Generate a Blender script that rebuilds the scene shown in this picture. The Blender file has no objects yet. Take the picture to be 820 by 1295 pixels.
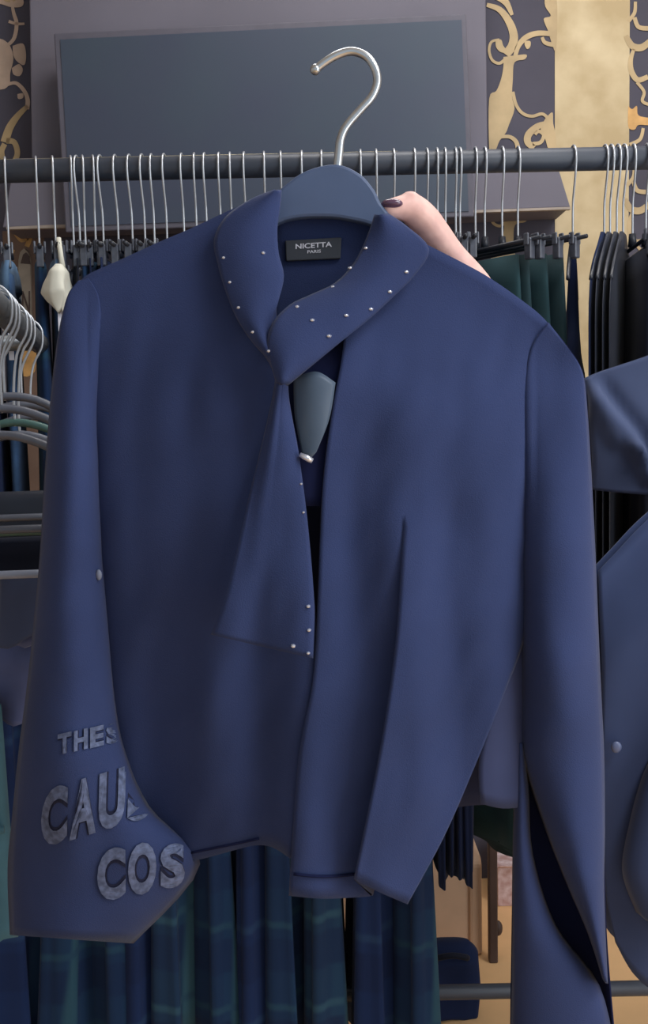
import bpy, bmesh, math, random
from mathutils import Vector, Matrix, noise
from mathutils.bvhtree import BVHTree
random.seed(7)
scene = bpy.context.scene
C = scene.collection
PI = math.pi

# ------------------------------------------------------------------ camera
F = 1250.0
CAM = Vector((0, 0, 1.25))
PITCH, ROLL = math.radians(5.0), math.radians(1.2)
FWD = Vector((0, math.cos(PITCH), -math.sin(PITCH)))
_r0, _u0 = Vector((1, 0, 0)), Vector((0, math.sin(PITCH), math.cos(PITCH)))
RIGHT = _r0*math.cos(ROLL) - _u0*math.sin(ROLL)
UP = _r0*math.sin(ROLL) + _u0*math.cos(ROLL)
cd = bpy.data.cameras.new('camera')
cd.sensor_fit = 'VERTICAL'; cd.sensor_height = 24.0; cd.lens = 24.0*F/1295.0
cd.clip_start = 0.02
cam = bpy.data.objects.new('camera', cd); C.objects.link(cam)
m = Matrix((RIGHT, UP, -FWD)).transposed().to_4x4(); m.translation = CAM
cam.matrix_world = m
scene.camera = cam

# ------------------------------------------------------------------ light
w = bpy.data.worlds.new('world'); scene.world = w; w.use_nodes = True
bg = w.node_tree.nodes['Background']
bg.inputs[0].default_value = (0.72, 0.86, 1.0, 1); bg.inputs[1].default_value = 0.60
def area(name, loc, rot, sx, sy, power, col):
    l = bpy.data.lights.new(name, 'AREA'); l.shape = 'RECTANGLE'; l.size = sx; l.size_y = sy
    l.energy = power; l.color = col
    o = bpy.data.objects.new(name, l); o.location = loc; o.rotation_euler = rot; C.objects.link(o); return o
area('ceiling_lamp_near', (1.5, 0.1, 2.86), (0, 0, 0), 1.2, 1.2, 50, (0.93, 0.96, 1.0))
area('added_right_key', (2.33, -0.3, 1.35), (0, math.radians(90), 0), 1.9, 1.5, 40, (0.84, 0.93, 1.0))  # unseen source added on the right so brightness falls off leftwards
area('ceiling_lamp_far', (0.5, 1.75, 2.86), (0, 0, 0), 1.6, 0.5, 21, (1.0, 0.97, 0.94))
vs = scene.view_settings
vs.view_transform = 'Standard'; vs.look = 'None'; vs.gamma = 1.0; vs.use_curve_mapping = False
vs.exposure = -0.08

# ------------------------------------------------------------------ helpers
def P(px, py, Y):
    d = FWD + RIGHT*((px-410)/F) - UP*((py-647.5)/F)
    return CAM + d*(Y/d.y)

ORG = {}
def tag(o, label=None, cat=None, group=None, kind=None):
    if label: o['label'] = label
    if cat: o['category'] = cat
    if group: o['group'] = group
    if kind: o['kind'] = kind
    return o
def thing(name, label, cat, loc, group=None, rz=0):
    o = bpy.data.objects.new(name, None); o.location = loc; o.rotation_euler = (0, 0, rz)
    o.empty_display_size = 0.05
    C.objects.link(o); ORG[o.name] = Vector(loc)
    return tag(o, label, cat, group)
def obj(name, geo, mat, parent=None, org=None, smooth=True, solid=0, sub=0, bevel=0, world=True, weld=0):
    """geo = (verts, faces[, uvs]); verts in world space unless world=False (then in the parent's own space)"""
    verts, faces = geo[0], geo[1]
    if parent is not None: base = ORG.get(parent.name, Vector((0, 0, 0)))
    else: base = Vector(org) if org is not None else Vector((0, 0, 0))
    sh = base if world else Vector((0, 0, 0))
    me = bpy.data.meshes.new(name)
    me.from_pydata([tuple(Vector(v)-sh) for v in verts], [], faces)
    if len(geo) > 2 and geo[2]:
        uv = me.uv_layers.new(name='UVMap')
        for l in me.loops: uv.data[l.index].uv = geo[2][l.vertex_index]
    bm = bmesh.new(); bm.from_mesh(me)
    if weld: bmesh.ops.remove_doubles(bm, verts=bm.verts, dist=weld)
    bmesh.ops.recalc_face_normals(bm, faces=bm.faces); bm.to_mesh(me); bm.free()
    if smooth:
        for p in me.polygons: p.use_smooth = True
    me.materials.append(mat)
    o = bpy.data.objects.new(name, me); C.objects.link(o)
    if parent is not None:
        o.parent = parent; ORG[o.name] = base
    else:
        o.location = base; ORG[o.name] = base
    if bevel:
        b = o.modifiers.new('bevel', 'BEVEL'); b.width = bevel; b.segments = 2; b.limit_method = 'ANGLE'
    if solid:
        s = o.modifiers.new('solid', 'SOLIDIFY'); s.thickness = solid; s.offset = 0
    if sub:
        s = o.modifiers.new('sub', 'SUBSURF'); s.levels = sub; s.render_levels = sub
    return o
def copy_tree(o, parent=None):
    c = o.copy(); C.objects.link(c); c.parent = parent
    for ch in list(o.children): copy_tree(ch, c)
    return c
def merge(*gs):
    V, Fc, U = [], [], []
    for g in gs:
        n = len(V); V += list(g[0]); Fc += [tuple(i+n for i in f) for f in g[1]]
        U += list(g[2]) if len(g) > 2 and g[2] else [(0, 0)]*len(g[0])
    return V, Fc, U
def box(x0, x1, y0, y1, z0, z1):
    v = [(x, y, z) for z in (z0, z1) for y in (y0, y1) for x in (x0, x1)]
    return v, [(0, 2, 3, 1), (4, 5, 7, 6), (0, 1, 5, 4), (2, 6, 7, 3), (0, 4, 6, 2), (1, 3, 7, 5)]
def cr(pts, n):
    """Catmull-Rom through pts (tuples of any length), n samples per span"""
    out = []; N = len(pts)
    for i in range(N-1):
        p0, p1, p2, p3 = pts[max(i-1, 0)], pts[i], pts[i+1], pts[min(i+2, N-1)]
        for k in range(n):
            t = k/n
            out.append(tuple(0.5*(2*b+(c-a)*t+(2*a-5*b+4*c-d)*t*t+(3*b-a-3*c+d)*t**3) for a, b, c, d in zip(p0, p1, p2, p3)))
    out.append(tuple(pts[-1])); return out
def tube(path, r, n=10, cap=True):
    path = [Vector(p) for p in path]; N = len(path)
    rad = r if isinstance(r, (list, tuple)) else [r]*N
    V, Fc = [], []; ref = None
    for i, p in enumerate(path):
        t = (path[min(i+1, N-1)]-path[max(i-1, 0)]).normalized()
        if ref is None:
            ref = Vector((0, 0, 1)) if abs(t.z) < 0.9 else Vector((1, 0, 0))
        a = (ref - t*ref.dot(t)).normalized(); b = t.cross(a); ref = a
        for k in range(n):
            q = 2*PI*k/n; V.append(p+(a*math.cos(q)+b*math.sin(q))*rad[i])
    for i in range(N-1):
        for k in range(n):
            k2 = (k+1) % n; Fc.append((i*n+k, i*n+k2, (i+1)*n+k2, (i+1)*n+k))
    if cap: Fc += [tuple(range(n))[::-1], tuple((N-1)*n+k for k in range(n))]
    return V, Fc
def grid(rows, closed=False, uvs=None, caps=False):
    """rows of equal length -> quads"""
    n = len(rows[0]); V = [p for r in rows for p in r]; Fc = []
    for i in range(len(rows)-1):
        for k in range(n if closed else n-1):
            k2 = (k+1) % n; Fc.append((i*n+k, i*n+k2, (i+1)*n+k2, (i+1)*n+k))
    if caps: Fc += [tuple(range(n))[::-1], tuple((len(rows)-1)*n+k for k in range(n))]
    return V, Fc, (uvs or [])
def samp(poly, t):
    """point at fraction t of a polyline's length"""
    if callable(poly): return poly(t)
    L = [math.dist(a, b) for a, b in zip(poly, poly[1:])]; T = sum(L)*t
    for (a, b), l in zip(zip(poly, poly[1:]), L):
        if T <= l or (b is poly[-1]):
            q = min(1, T/l) if l > 0 else 0
            return tuple(x+(y-x)*q for x, y in zip(a, b))
        T -= l
    return tuple(poly[-1])
def smo(poly, n=6): return poly if callable(poly) else cr(poly, n) if len(poly) > 2 else poly
def coons(T, B, L, R, nu, nv, fn):
    """four pixel-traced borders in the garment's own plane -> surface; fn(px,py)->world point"""
    T, B, L, R = smo(T), smo(B), smo(L), smo(R)
    rows, uv = [], []
    c00, c10, c01, c11 = T[0], T[-1], B[0], B[-1]
    for j in range(nv+1):
        v = j/nv; l, r = samp(L, v), samp(R, v); row = []
        for i in range(nu+1):
            u = i/nu; t, b = samp(T, u), samp(B, u)
            q = [(1-v)*t[k]+v*b[k]+(1-u)*l[k]+u*r[k]-((1-u)*(1-v)*c00[k]+u*(1-v)*c10[k]+(1-u)*v*c01[k]+u*v*c11[k]) for k in (0, 1)]
            row.append(fn(q[0], q[1])); uv.append((q[0]*.0008, q[1]*.0008))
        rows.append(row)
    return grid(rows, uvs=uv)
def loft2(L, R, nu, n, fn):
    """paired left/right borders; fn(px,py,u,v)->world"""
    L, R = cr(L, n), cr(R, n); rows = []; uv = []
    for j, (a, b) in enumerate(zip(L, R)):
        row = []
        for i in range(nu+1):
            u = i/nu; x = a[0]+(b[0]-a[0])*u; y = a[1]+(b[1]-a[1])*u
            row.append(fn(x, y, u, j/(len(L)-1))); uv.append((x*.0008, y*.0008))
        rows.append(row)
    return grid(rows, uvs=uv)
def prism(poly, depth_vec):
    n = len(poly); a = [Vector(p) for p in poly]; b = [p+Vector(depth_vec) for p in a]
    return a+b, [tuple(range(n)), tuple(range(n, 2*n))[::-1]]+[(i, (i+1) % n, n+(i+1) % n, n+i) for i in range(n)]
def sph(c, r, sc=(1, 1, 1), n=10, mm=7):
    V = []; c = Vector(c)
    for j in range(mm+1):
        a = PI*j/mm
        for i in range(n):
            b = 2*PI*i/n
            V.append(c+Vector((r*sc[0]*math.sin(a)*math.cos(b), r*sc[1]*math.sin(a)*math.sin(b), r*sc[2]*math.cos(a))))
    Fc = []
    for j in range(mm):
        for i in range(n): Fc.append((j*n+i, j*n+(i+1) % n, (j+1)*n+(i+1) % n, (j+1)*n+i))
    return V, Fc
def ss(a, b, x):
    t = max(0, min(1, (x-a)/(b-a))); return t*t*(3-2*t)
def lerpt(tab, x):
    if x <= tab[0][0]: return tab[0][1]
    for (a, b), (c, d) in zip(tab, tab[1:]):
        if x <= c: return b+(d-b)*(x-a)/(c-a)
    return tab[-1][1]

# ------------------------------------------------------------------ materials
def lin(c): return tuple(((v/255)/12.92 if v/255 <= .04045 else ((v/255+.055)/1.055)**2.4) for v in c)
MATS = {}
def mat(name, col, rough=.6, metal=0, sheen=0, var=.12, nscale=30, bump=0, bscale=300, spec=.3, trans=0, coat=0, col2=None):
    if name in MATS: return MATS[name]
    M = bpy.data.materials.new(name); M.use_nodes = True; nt = M.node_tree; N = nt.nodes; Lk = nt.links
    b = N['Principled BSDF']; b.inputs['Roughness'].default_value = rough; b.inputs['Metallic'].default_value = metal
    b.inputs['Specular IOR Level'].default_value = spec
    b.inputs['Sheen Weight'].default_value = sheen; b.inputs['Sheen Roughness'].default_value = .4
    b.inputs['Transmission Weight'].default_value = trans; b.inputs['Coat Weight'].default_value = coat
    tc = N.new('ShaderNodeTexCoord'); no = N.new('ShaderNodeTexNoise'); no.inputs['Scale'].default_value = nscale; no.inputs['Detail'].default_value = 4
    Lk.new(tc.outputs['Object'], no.inputs['Vector'])
    rp = N.new('ShaderNodeValToRGB'); c = lin(col)
    c2 = lin(col2) if col2 else tuple(min(1, v*(1+var)) for v in c)
    rp.color_ramp.elements[0].color = tuple(v*(1-var) for v in c)+(1,); rp.color_ramp.elements[1].color = c2+(1,)
    rp.color_ramp.elements[0].position = .35; rp.color_ramp.elements[1].position = .68
    Lk.new(no.outputs['Fac'], rp.inputs['Fac']); Lk.new(rp.outputs['Color'], b.inputs['Base Color'])
    if bump:
        n2 = N.new('ShaderNodeTexNoise'); n2.inputs['Scale'].default_value = bscale; Lk.new(tc.outputs['Object'], n2.inputs['Vector'])
        bp = N.new('ShaderNodeBump'); bp.inputs['Strength'].default_value = bump; bp.inputs['Distance'].default_value = .002
        Lk.new(n2.outputs['Fac'], bp.inputs['Height']); Lk.new(bp.outputs['Normal'], b.inputs['Normal'])
    MATS[name] = M; return M
def tartan(name, base, stripe, dark, scale=9.0):
    M = bpy.data.materials.new(name); M.use_nodes = True; nt = M.node_tree; N = nt.nodes; Lk = nt.links
    b = N['Principled BSDF']; b.inputs['Roughness'].default_value = .85; b.inputs['Specular IOR Level'].default_value = .15
    b.inputs['Sheen Weight'].default_value = .05
    uv = N.new('ShaderNodeUVMap'); sp = N.new('ShaderNodeSeparateXYZ'); Lk.new(uv.outputs['UV'], sp.inputs[0])
    def bands(out, lo, hi, off):
        a = N.new('ShaderNodeMath'); a.operation = 'MULTIPLY_ADD'; a.inputs[1].default_value = scale; a.inputs[2].default_value = off; Lk.new(out, a.inputs[0])
        f = N.new('ShaderNodeMath'); f.operation = 'FRACT'; Lk.new(a.outputs[0], f.inputs[0])
        r = N.new('ShaderNodeValToRGB'); r.color_ramp.interpolation = 'EASE'; e = r.color_ramp.elements
        e[0].position = lo; e[0].color = (0, 0, 0, 1); e[1].position = lo+.06; e[1].color = (1, 1, 1, 1)
        q = e.new(hi); q.color = (1, 1, 1, 1); q = e.new(hi+.06); q.color = (0, 0, 0, 1)
        Lk.new(f.outputs[0], r.inputs['Fac']); return r.outputs['Color']
    def mix(fac, a, bcol):
        mx = N.new('ShaderNodeMix'); mx.data_type = 'RGBA'; Lk.new(fac, mx.inputs['Factor'])
        if isinstance(a, tuple): mx.inputs['A'].default_value = a
        else: Lk.new(a, mx.inputs['A'])
        mx.inputs['B'].default_value = bcol; return mx.outputs['Result']
    B_, S_, D_ = [lin(c)+(1,) for c in (base, stripe, dark)]
    half = lambda a, c: tuple((x+y)/2 for x, y in zip(a, c))
    c = mix(bands(sp.outputs[0], .1, .5, 0), B_, half(B_, D_))
    c = mix(bands(sp.outputs[1], .2, .6, .3), c, D_)
    c = mix(bands(sp.outputs[0], .62, .74, 0), c, S_)
    c = mix(bands(sp.outputs[1], .72, .80, .3), c, half(B_, S_))
    Lk.new(c, b.inputs['Base Color']); MATS[name] = M; return M

navy = mat('navy_crepe', (52, 63, 101), .9, sheen=.10, var=.10, nscale=7, bump=.25, bscale=900, spec=.12)
navy_shade = mat('navy_shaded_lining', (26, 31, 62), .9, sheen=0, var=.1, nscale=12, spec=.1)  # darkened navy: shade inside cuff and keyhole put into the colour
navy_back = mat('navy_back_lining', (62, 69, 102), .85, sheen=.1, var=.1, nscale=12, spec=.12)
satin = mat('grey_green_satin', (74, 88, 106), .45, sheen=.1, var=.15, nscale=9, spec=.3)
crystal = mat('crystal', (225, 228, 240), .15, metal=.6, var=.05, spec=.8)
chrome = mat('brushed_steel', (205, 210, 214), .28, metal=.9, var=.06, nscale=60)
wire = mat('hanger_wire', (196, 200, 206), .33, metal=.65, var=.06, nscale=60)
hang_blk = mat('black_plastic', (38, 42, 52), .4, var=.1, spec=.45)
hang_grey = mat('slate_plastic', (78, 94, 126), .5, var=.08, spec=.4, nscale=15)
label_m = mat('label_satin', (66, 70, 78), .6, var=.06, spec=.3)
white_m = mat('white_thread', (225, 225, 235), .7, var=.04)
skin = mat('skin', (240, 190, 180), .5, var=.12, nscale=60, spec=.35, col2=(246, 200, 188))
nail_m = mat('dark_nail_polish', (98, 68, 92), .2, var=.05, spec=.5, coat=.4)
print_m = mat('silver_print', (88, 98, 128), .7, var=.35, nscale=160, spec=.3)
print_d = mat('dark_print', (26, 30, 56), .8, var=.1)
rail_m = mat('black_rail_enamel', (62, 68, 80), .45, var=.08, nscale=20, spec=.5)
tvscr = mat('screen_glass', (68, 74, 94), .35, var=.06, nscale=2.5, spec=.45, col2=(66, 79, 92))
tvfr = mat('screen_frame', (92, 90, 102), .5, var=.06, spec=.4)
board = mat('plum_grey_board', (113, 110, 122), .6, var=.07, nscale=3, spec=.25)
wallp = mat('black_wallpaper', (82, 80, 92), .75, var=.08, nscale=6, spec=.2)
gold = mat('gold_print', (190, 166, 126), .55, var=.14, nscale=14, spec=.4)
pinkgold = mat('rose_gold_print', (196, 172, 154), .55, var=.12, nscale=22, spec=.4)
brocade = mat('gold_brocade', (196, 174, 134), .6, var=.10, nscale=9, spec=.25, col2=(216, 198, 162))
orange_gold = mat('amber_gold', (205, 160, 100), .55, var=.25, nscale=20, spec=.35)
brown_m = mat('brown_wallpaper', (122, 100, 88), .7, var=.12, nscale=12)
floor_m = mat('tan_floor', (222, 180, 132), .5, var=.08, nscale=5, spec=.35)
paint_m = mat('warm_white_paint', (205, 200, 195), .8, var=.03)
wood_l = mat('pale_wood', (200, 168, 142), .55, var=.10, nscale=9, spec=.3)
wood_d = mat('dark_wood', (74, 58, 54), .5, var=.15, nscale=12, spec=.35)
pink_m = mat('pink_carton', (205, 165, 160), .6, var=.2, nscale=45, col2=(228, 210, 214))
blk = mat('black_cloth', (30, 34, 48), .85, sheen=.06, var=.15, nscale=8, spec=.15)
blk2 = mat('black_satin', (40, 45, 58), .42, sheen=.05, var=.2, nscale=8, spec=.4)
blk_n = mat('midnight_cloth', (26, 37, 68), .85, sheen=.05, var=.15, nscale=8, spec=.12)
green = mat('bottle_green_cloth', (38, 64, 70), .8, sheen=.08, var=.22, nscale=7, spec=.2)
teal = mat('teal_cloth', (70, 108, 124), .8, sheen=.1, var=.25, nscale=9, spec=.2)
denim = mat('blue_denim', (52, 78, 112), .8, sheen=.08, var=.25, nscale=26, spec=.2)
slate = mat('slate_blue_cloth', (72, 82, 112), .85, sheen=.15, var=.10, nscale=7, spec=.15)
slate2 = mat('deep_slate_cloth', (68, 81, 119), .85, sheen=.15, var=.10, nscale=7, spec=.15)
lilac = mat('pale_blue_cloth', (96, 106, 150), .85, sheen=.15, var=.18, nscale=9, spec=.15)
cream = mat('cream_cotton', (222, 220, 205), .85, sheen=.1, var=.06, nscale=16)
tart = [tartan('green_tartan', (30, 56, 88), (46, 80, 98), (26, 46, 80), 7.0), tartan('navy_tartan', (30, 50, 92), (46, 72, 104), (26, 42, 80), 6.0),
        tartan('teal_tartan', (36, 64, 92), (60, 96, 112), (30, 50, 82), 6.5)]

# ------------------------------------------------------------------ the room
WY = 2.62
st = lambda o: tag(o, kind='structure')
wall = st(obj('wall_back', box(-2.4, 2.4, WY, WY+.1, 0, 2.9), wallp, smooth=False))
st(obj('floor', box(-2.4, 2.4, -2.5, WY, -.08, 0), floor_m, smooth=False))
st(obj('ceiling', box(-2.4, 2.4, -2.5, WY, 2.9, 2.98), paint_m, smooth=False))
st(obj('wall_left', box(-2.5, -2.4, -2.5, WY, 0, 2.9), paint_m, smooth=False))
st(obj('wall_right', box(2.4, 2.5, -2.5, WY, 0, 2.9), paint_m, smooth=False))

added_win = st(obj('added_window_frame', merge(*[box(2.36, 2.41, a_, b_, c_, d_) for a_, b_, c_, d_ in ((-1.12, -1.06, .36, 2.34), (.46, .52, .36, 2.34), (-1.06, .46, .36, .42), (-1.06, .46, 2.28, 2.34), (-.33, -.27, .42, 2.28))]), paint_m, smooth=False))  # unseen frame and sill, added to go with the right-hand area light
obj('added_window_sill', box(2.30, 2.41, -1.16, .56, .31, .36), paint_m, added_win, smooth=False)

# wallpaper print: flat gold scrolls and brocade stripes, children of the wall
def wp(px, py, lift=.0015): return P(px, py, WY-lift)
def stripe(x0, x1, m_, name='gold_stripe'):
    a, b = P(x0, 150, WY).x, P(x1, 150, WY).x
    obj(name, box(a, b, WY-.0016, WY+.001, 0, 2.9), m_, wall, smooth=False)
stripe(702, 796, brocade); stripe(1010, 1104, brocade); stripe(-310, -216, brocade)
def scroll(pts, w0, w1=None, m_=gold, lift=.0022, mid=None):
    """one printed scroll: a flat strip whose width swells between its ends"""
    w1 = w0 if w1 is None else w1
    c = cr(pts, 6); n = len(c); rows = []
    for i, p in enumerate(c):
        a, b = c[max(i-1, 0)], c[min(i+1, n-1)]; d = math.hypot(b[0]-a[0], b[1]-a[1]) or 1
        nx, ny = -(b[1]-a[1])/d, (b[0]-a[0])/d; t = i/(n-1)
        wd = (w0+(w1-w0)*t)/2 if mid is None else ((w0+(w1-w0)*t)+(mid-(w0+w1)/2)*math.sin(PI*t))/2
        rows.append([wp(p[0]+nx*wd, p[1]+ny*wd, lift), wp(p[0]-nx*wd, p[1]-ny*wd, lift)])
    PRINT.append(obj('wallpaper_scroll', grid(rows), m_, wall, smooth=False))
def blot(poly, m_=gold, lift=.002):
    poly = cr(list(poly)+[poly[0]], 4)[:-1]
    PRINT.append(obj('wallpaper_leaf', ([wp(x, y, lift) for x, y in poly], [tuple(range(len(poly)))]), m_, wall, smooth=False))
PRINT = []
scroll([(616, 6), (632, 12), (644, 27), (650, 44), (648, 58), (640, 69)], 5, 11, mid=10)
scroll([(630, -6), (641, 4), (648, 19)], 12, 4)
scroll([(632, 50), (622, 53), (619, 64), (623, 76), (632, 80), (640, 74)], 3, 4)
blot([(627, 52), (634, 50), (637, 58), (643, 66), (634, 66), (628, 60)])
blot([(637, 72), (652, 70), (666, 69), (664, 75), (651, 79), (649, 100), (648, 122), (651, 138), (644, 158), (640, 168), (632, 178), (622, 187), (619, 187), (619, 125), (628, 115), (634, 100), (637, 84)])
scroll([(652, 71), (656, 58), (666, 47), (681, 42), (700, 43)], 5, 6, mid=7)
blot([(664, 52), (671, 52), (671, 59), (667, 62), (664, 57)])
scroll([(686, 47), (690, 54), (702, 57)], 4, 6)
scroll([(649, 116), (653, 132), (661, 143), (673, 147), (686, 144), (694, 150)], 4, 4)
scroll([(692, 156), (680, 160), (669, 170), (668, 180), (676, 187)], 6, 7, mid=9)
scroll([(674, 182), (684, 180), (688, 171), (682, 166), (677, 170)], 5, 4)
blot([(690, 150), (699, 142), (700, 156), (703, 170), (703, 188), (694, 188), (690, 176), (684, 164)])
scroll([(634, 173), (645, 173), (653, 179), (656, 190)], 4, 6)
scroll([(622, 160), (632, 168), (628, 180), (624, 190)], 6, 6)
blot([(689, -6), (704, -6), (704, 62), (698, 54), (694, 40), (688, 24), (697, 20), (690, 8)])
scroll([(804, 2), (803, 16), (795, 27)], 4, 5)
scroll([(803, 22), (808, 34), (822, 36)], 5, 6)
scroll([(792, 45), (800, 58), (812, 60), (824, 51)], 6, 7, mid=9)
scroll([(802, 62), (798, 76), (799, 90), (807, 101), (820, 97)], 4, 6, mid=7)
scroll([(806, 104), (815, 116), (813, 128), (824, 133)], 4, 4)
blot([(795, 134), (800, 138), (806, 134), (808, 146), (824, 150), (824, 158), (808, 158), (803, 164), (795, 160)], orange_gold)
scroll([(814, 162), (810, 176), (797, 183)], 4, 5)
half = list(PRINT)
for k, (dx, dy) in enumerate(((0, 205), (0, 410), (0, -205), (308, 0), (308, 205))):   # the print repeats down and along the wall
    off = P(700+dx, 100+dy, WY)-P(700, 100, WY)
    for o in half:
        c = o.copy(); C.objects.link(c); c.location = off
# print beside the board on the other side
PRINT.clear()
scroll([(14, -4), (17, 15), (21, 30), (18, 48), (10, 57)], 3, 4, pinkgold, mid=5)
scroll([(11, 27), (21, 30), (31, 30)], 4, 3, pinkgold)
blot([(-14, 54), (0, 49), (12, 57), (17, 74), (13, 92), (12, 106), (3, 113), (-14, 108)], pinkgold)
blot([(16, 58), (29, 55), (33, 68), (31, 82), (22, 78), (17, 70)], pinkgold)
blot([(15, 86), (24, 81), (29, 88), (25, 96), (17, 94)], pinkgold)
scroll([(9, 107), (20, 105), (30, 114), (35, 126), (34, 138)], 4, 6, pinkgold)
scroll([(35, 134), (22, 147), (12, 162), (6, 180)], 5, 11, gold, mid=9)
blot([(22, 119), (29, 118), (29, 124), (23, 125)], pinkgold)
scroll([(6, 182), (2, 192), (6, 204), (16, 206), (22, 194), (18, 180), (8, 178)], 7, 7, gold)
blot([(-10, -6), (8, -4), (28, -2), (28, 8), (14, 9), (0, 5), (-10, 8)], pinkgold)
lft = list(PRINT)
for dx, dy in ((0, -210), (-120, 40), (-120, -170)):
    off = P(20+dx, 100+dy, WY)-P(20, 100, WY)
    for o in lft:
        c = o.copy(); C.objects.link(c); c.location = off
# the warm strip of wall under the ledge
a, b = P(6, 350, WY), P(58, 350, WY)
obj('brown_stripe', box(a.x, b.x, WY-.0014, WY+.001, 0, P(30, 292, WY).z), brown_m, wall, smooth=False)
scroll([(20, 293), (28, 303), (38, 298), (34, 312)], 8, 6, orange_gold)
scroll([(14, 315), (10, 335), (16, 356)], 10, 9, orange_gold)
blot([(23, 404), (37, 402), (38, 418), (45, 432), (44, 470), (24, 470)], orange_gold)
# small arched sign with an N
def text_geo(s, bold=0.0, cuts=2):
    cu = bpy.data.curves.new('t', 'FONT'); cu.body = s; cu.size = 1; cu.offset = bold; cu.resolution_u = 4
    o = bpy.data.objects.new('t', cu); C.objects.link(o)
    dg = bpy.context.evaluated_depsgraph_get(); me = bpy.data.meshes.new_from_object(o.evaluated_get(dg))
    bm = bmesh.new(); bm.from_mesh(me); bmesh.ops.triangulate(bm, faces=bm.faces)
    if cuts: bmesh.ops.subdivide_edges(bm, edges=bm.edges, cuts=cuts)
    bm.verts.index_update()
    V = [tuple(v.co) for v in bm.verts]; Fc = [tuple(v.index for v in f.verts) for f in bm.faces]
    bm.free(); bpy.data.objects.remove(o); bpy.data.curves.remove(cu)
    x0, x1 = min(v[0] for v in V), max(v[0] for v in V); y0, y1 = min(v[1] for v in V), max(v[1] for v in V)
    return [((v[0]-x0)/(x1-x0), (v[1]-y0)/(y1-y0)) for v in V], Fc
sg = thing('wall_sign', 'narrow arched beige sign with a dark letter N under the ledge', 'sign', P(33, 402, WY))
arch = [(25, 402), (25, 330), (27, 320), (32, 315), (37, 320), (40, 330), (41, 402)]
obj('sign_board', prism([P(x, y, WY-.002) for x, y in arch], (0, -.012, 0)), mat('beige_board', (150, 140, 128), .7, var=.12), sg, smooth=False)
obj('sign_recess', prism([P(x, y, WY-.0155) for x, y in [(26, 333), (29, 322), (33, 319), (37, 324), (38.5, 334)]], (0, .003, 0)), wood_d, sg, smooth=False)
tv, tf = text_geo('N', .01, 0)
obj('letter', ([P(28+10*x, 397-29*y, WY-.0155) for x, y in tv], tf), wood_d, sg, smooth=False)

# ------------------------------------------------------------------ board, ledge and screen
BY = WY-.10
g = thing('media_cabinet', 'plum-grey wall cabinet with a flared lower ledge behind the screen', 'cabinet', (P(325, 250, BY).x, WY, P(325, 250, BY).z))
WB = WY-.004
def slab(pts, Y0, Y1): return prism([P(x, y, Y0) for x, y in pts], (0, Y1-Y0, 0))
obj('back_board', slab([(36, -60), (40, 206), (617, 196), (614, -70)], BY, WB), board, g, smooth=False, bevel=.004)
fl = [(18, 200), (3, 288), (60, 286), (400, 275), (722, 262), (700, 190)]
obj('ledge', slab(fl, BY-.05, WB), board, g, smooth=False, bevel=.003)
obj('ledge_edge', slab([(8, 290), (8, 287), (60, 284.5), (722, 261.5), (722, 264.5), (60, 288.5)], BY-.054, BY-.04), mat('pale_edge', (160, 148, 138), .5), g, smooth=False)
SY = BY-.10
s = thing('flat_screen', 'wide dark switched-off flat screen mounted on the plum-grey board', 'screen', (P(335, 284, SY).x, BY-.055, P(335, 284, SY).z))
obj('screen_frame', slab([(68, 42), (83, 294), (600, 274), (590, 17)], SY, BY-.055), tvfr, s, smooth=False, bevel=.003)
obj('screen_glass', slab([(76, 50), (90, 286), (593, 267), (584, 25)], SY-.002, SY+.004), tvscr, s, smooth=False)

# ------------------------------------------------------------------ the long black rail (main rack)
RY = 1.75
rc = (P(0, 215.5, RY)+P(820, 201, RY))/2
RZ, RR = rc.z, .0195
rk = thing('clothes_rack', 'long black clothes rail across the shop full of hangers', 'clothes rack', (0, RY, 0))
obj('rail', tube([(-1.25, RY, RZ), (1.25, RY, RZ)], RR, 20), rail_m, rk)
obj('rail_highlight', tube([(-.8, RY, RZ+RR), (.14, RY, RZ+RR)], .0010, 6), mat('highlight_tint', (205, 192, 150), .35, metal=.4, var=.1), rk)  # highlight along the rail's top, put in as a thin pale tube
LBZ = P(700, 1252, RY).z
obj('lower_bar', tube([(-1.2, RY, LBZ), (1.2, RY, LBZ)], .0135, 14), rail_m, rk)
for sx in (-1.2, 1.2):
    obj('post', tube([(sx, RY, .04), (sx, RY, RZ)], .016, 14), rail_m, rk)
    obj('foot', tube([(sx, RY-.28, .02), (sx, RY+.28, .02)], .02, 12), rail_m, rk)

HR = RR+.0035
def hook_path(r=HR, drop=.135):
    p = [(0, 0, -drop), (0, 0, -drop*.6), (-.006, 0, -drop*.43), (-r*.8, 0, -r*1.15), (-r, 0, -.006)]
    p = cr(p, 4)
    for k in range(1, 11):
        a = PI-PI*1.12*k/10; p.append((r*math.cos(a), 0, r*math.sin(a)))
    return p
def clip_geo(x, z):
    return merge(box(x-.007, x+.007, -.006, .006, z-.026, z+.008), box(x-.005, x+.005, -.010, -.006, z-.004, z+.016), box(x-.005, x+.005, .006, .010, z-.004, z+.016))
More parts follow.
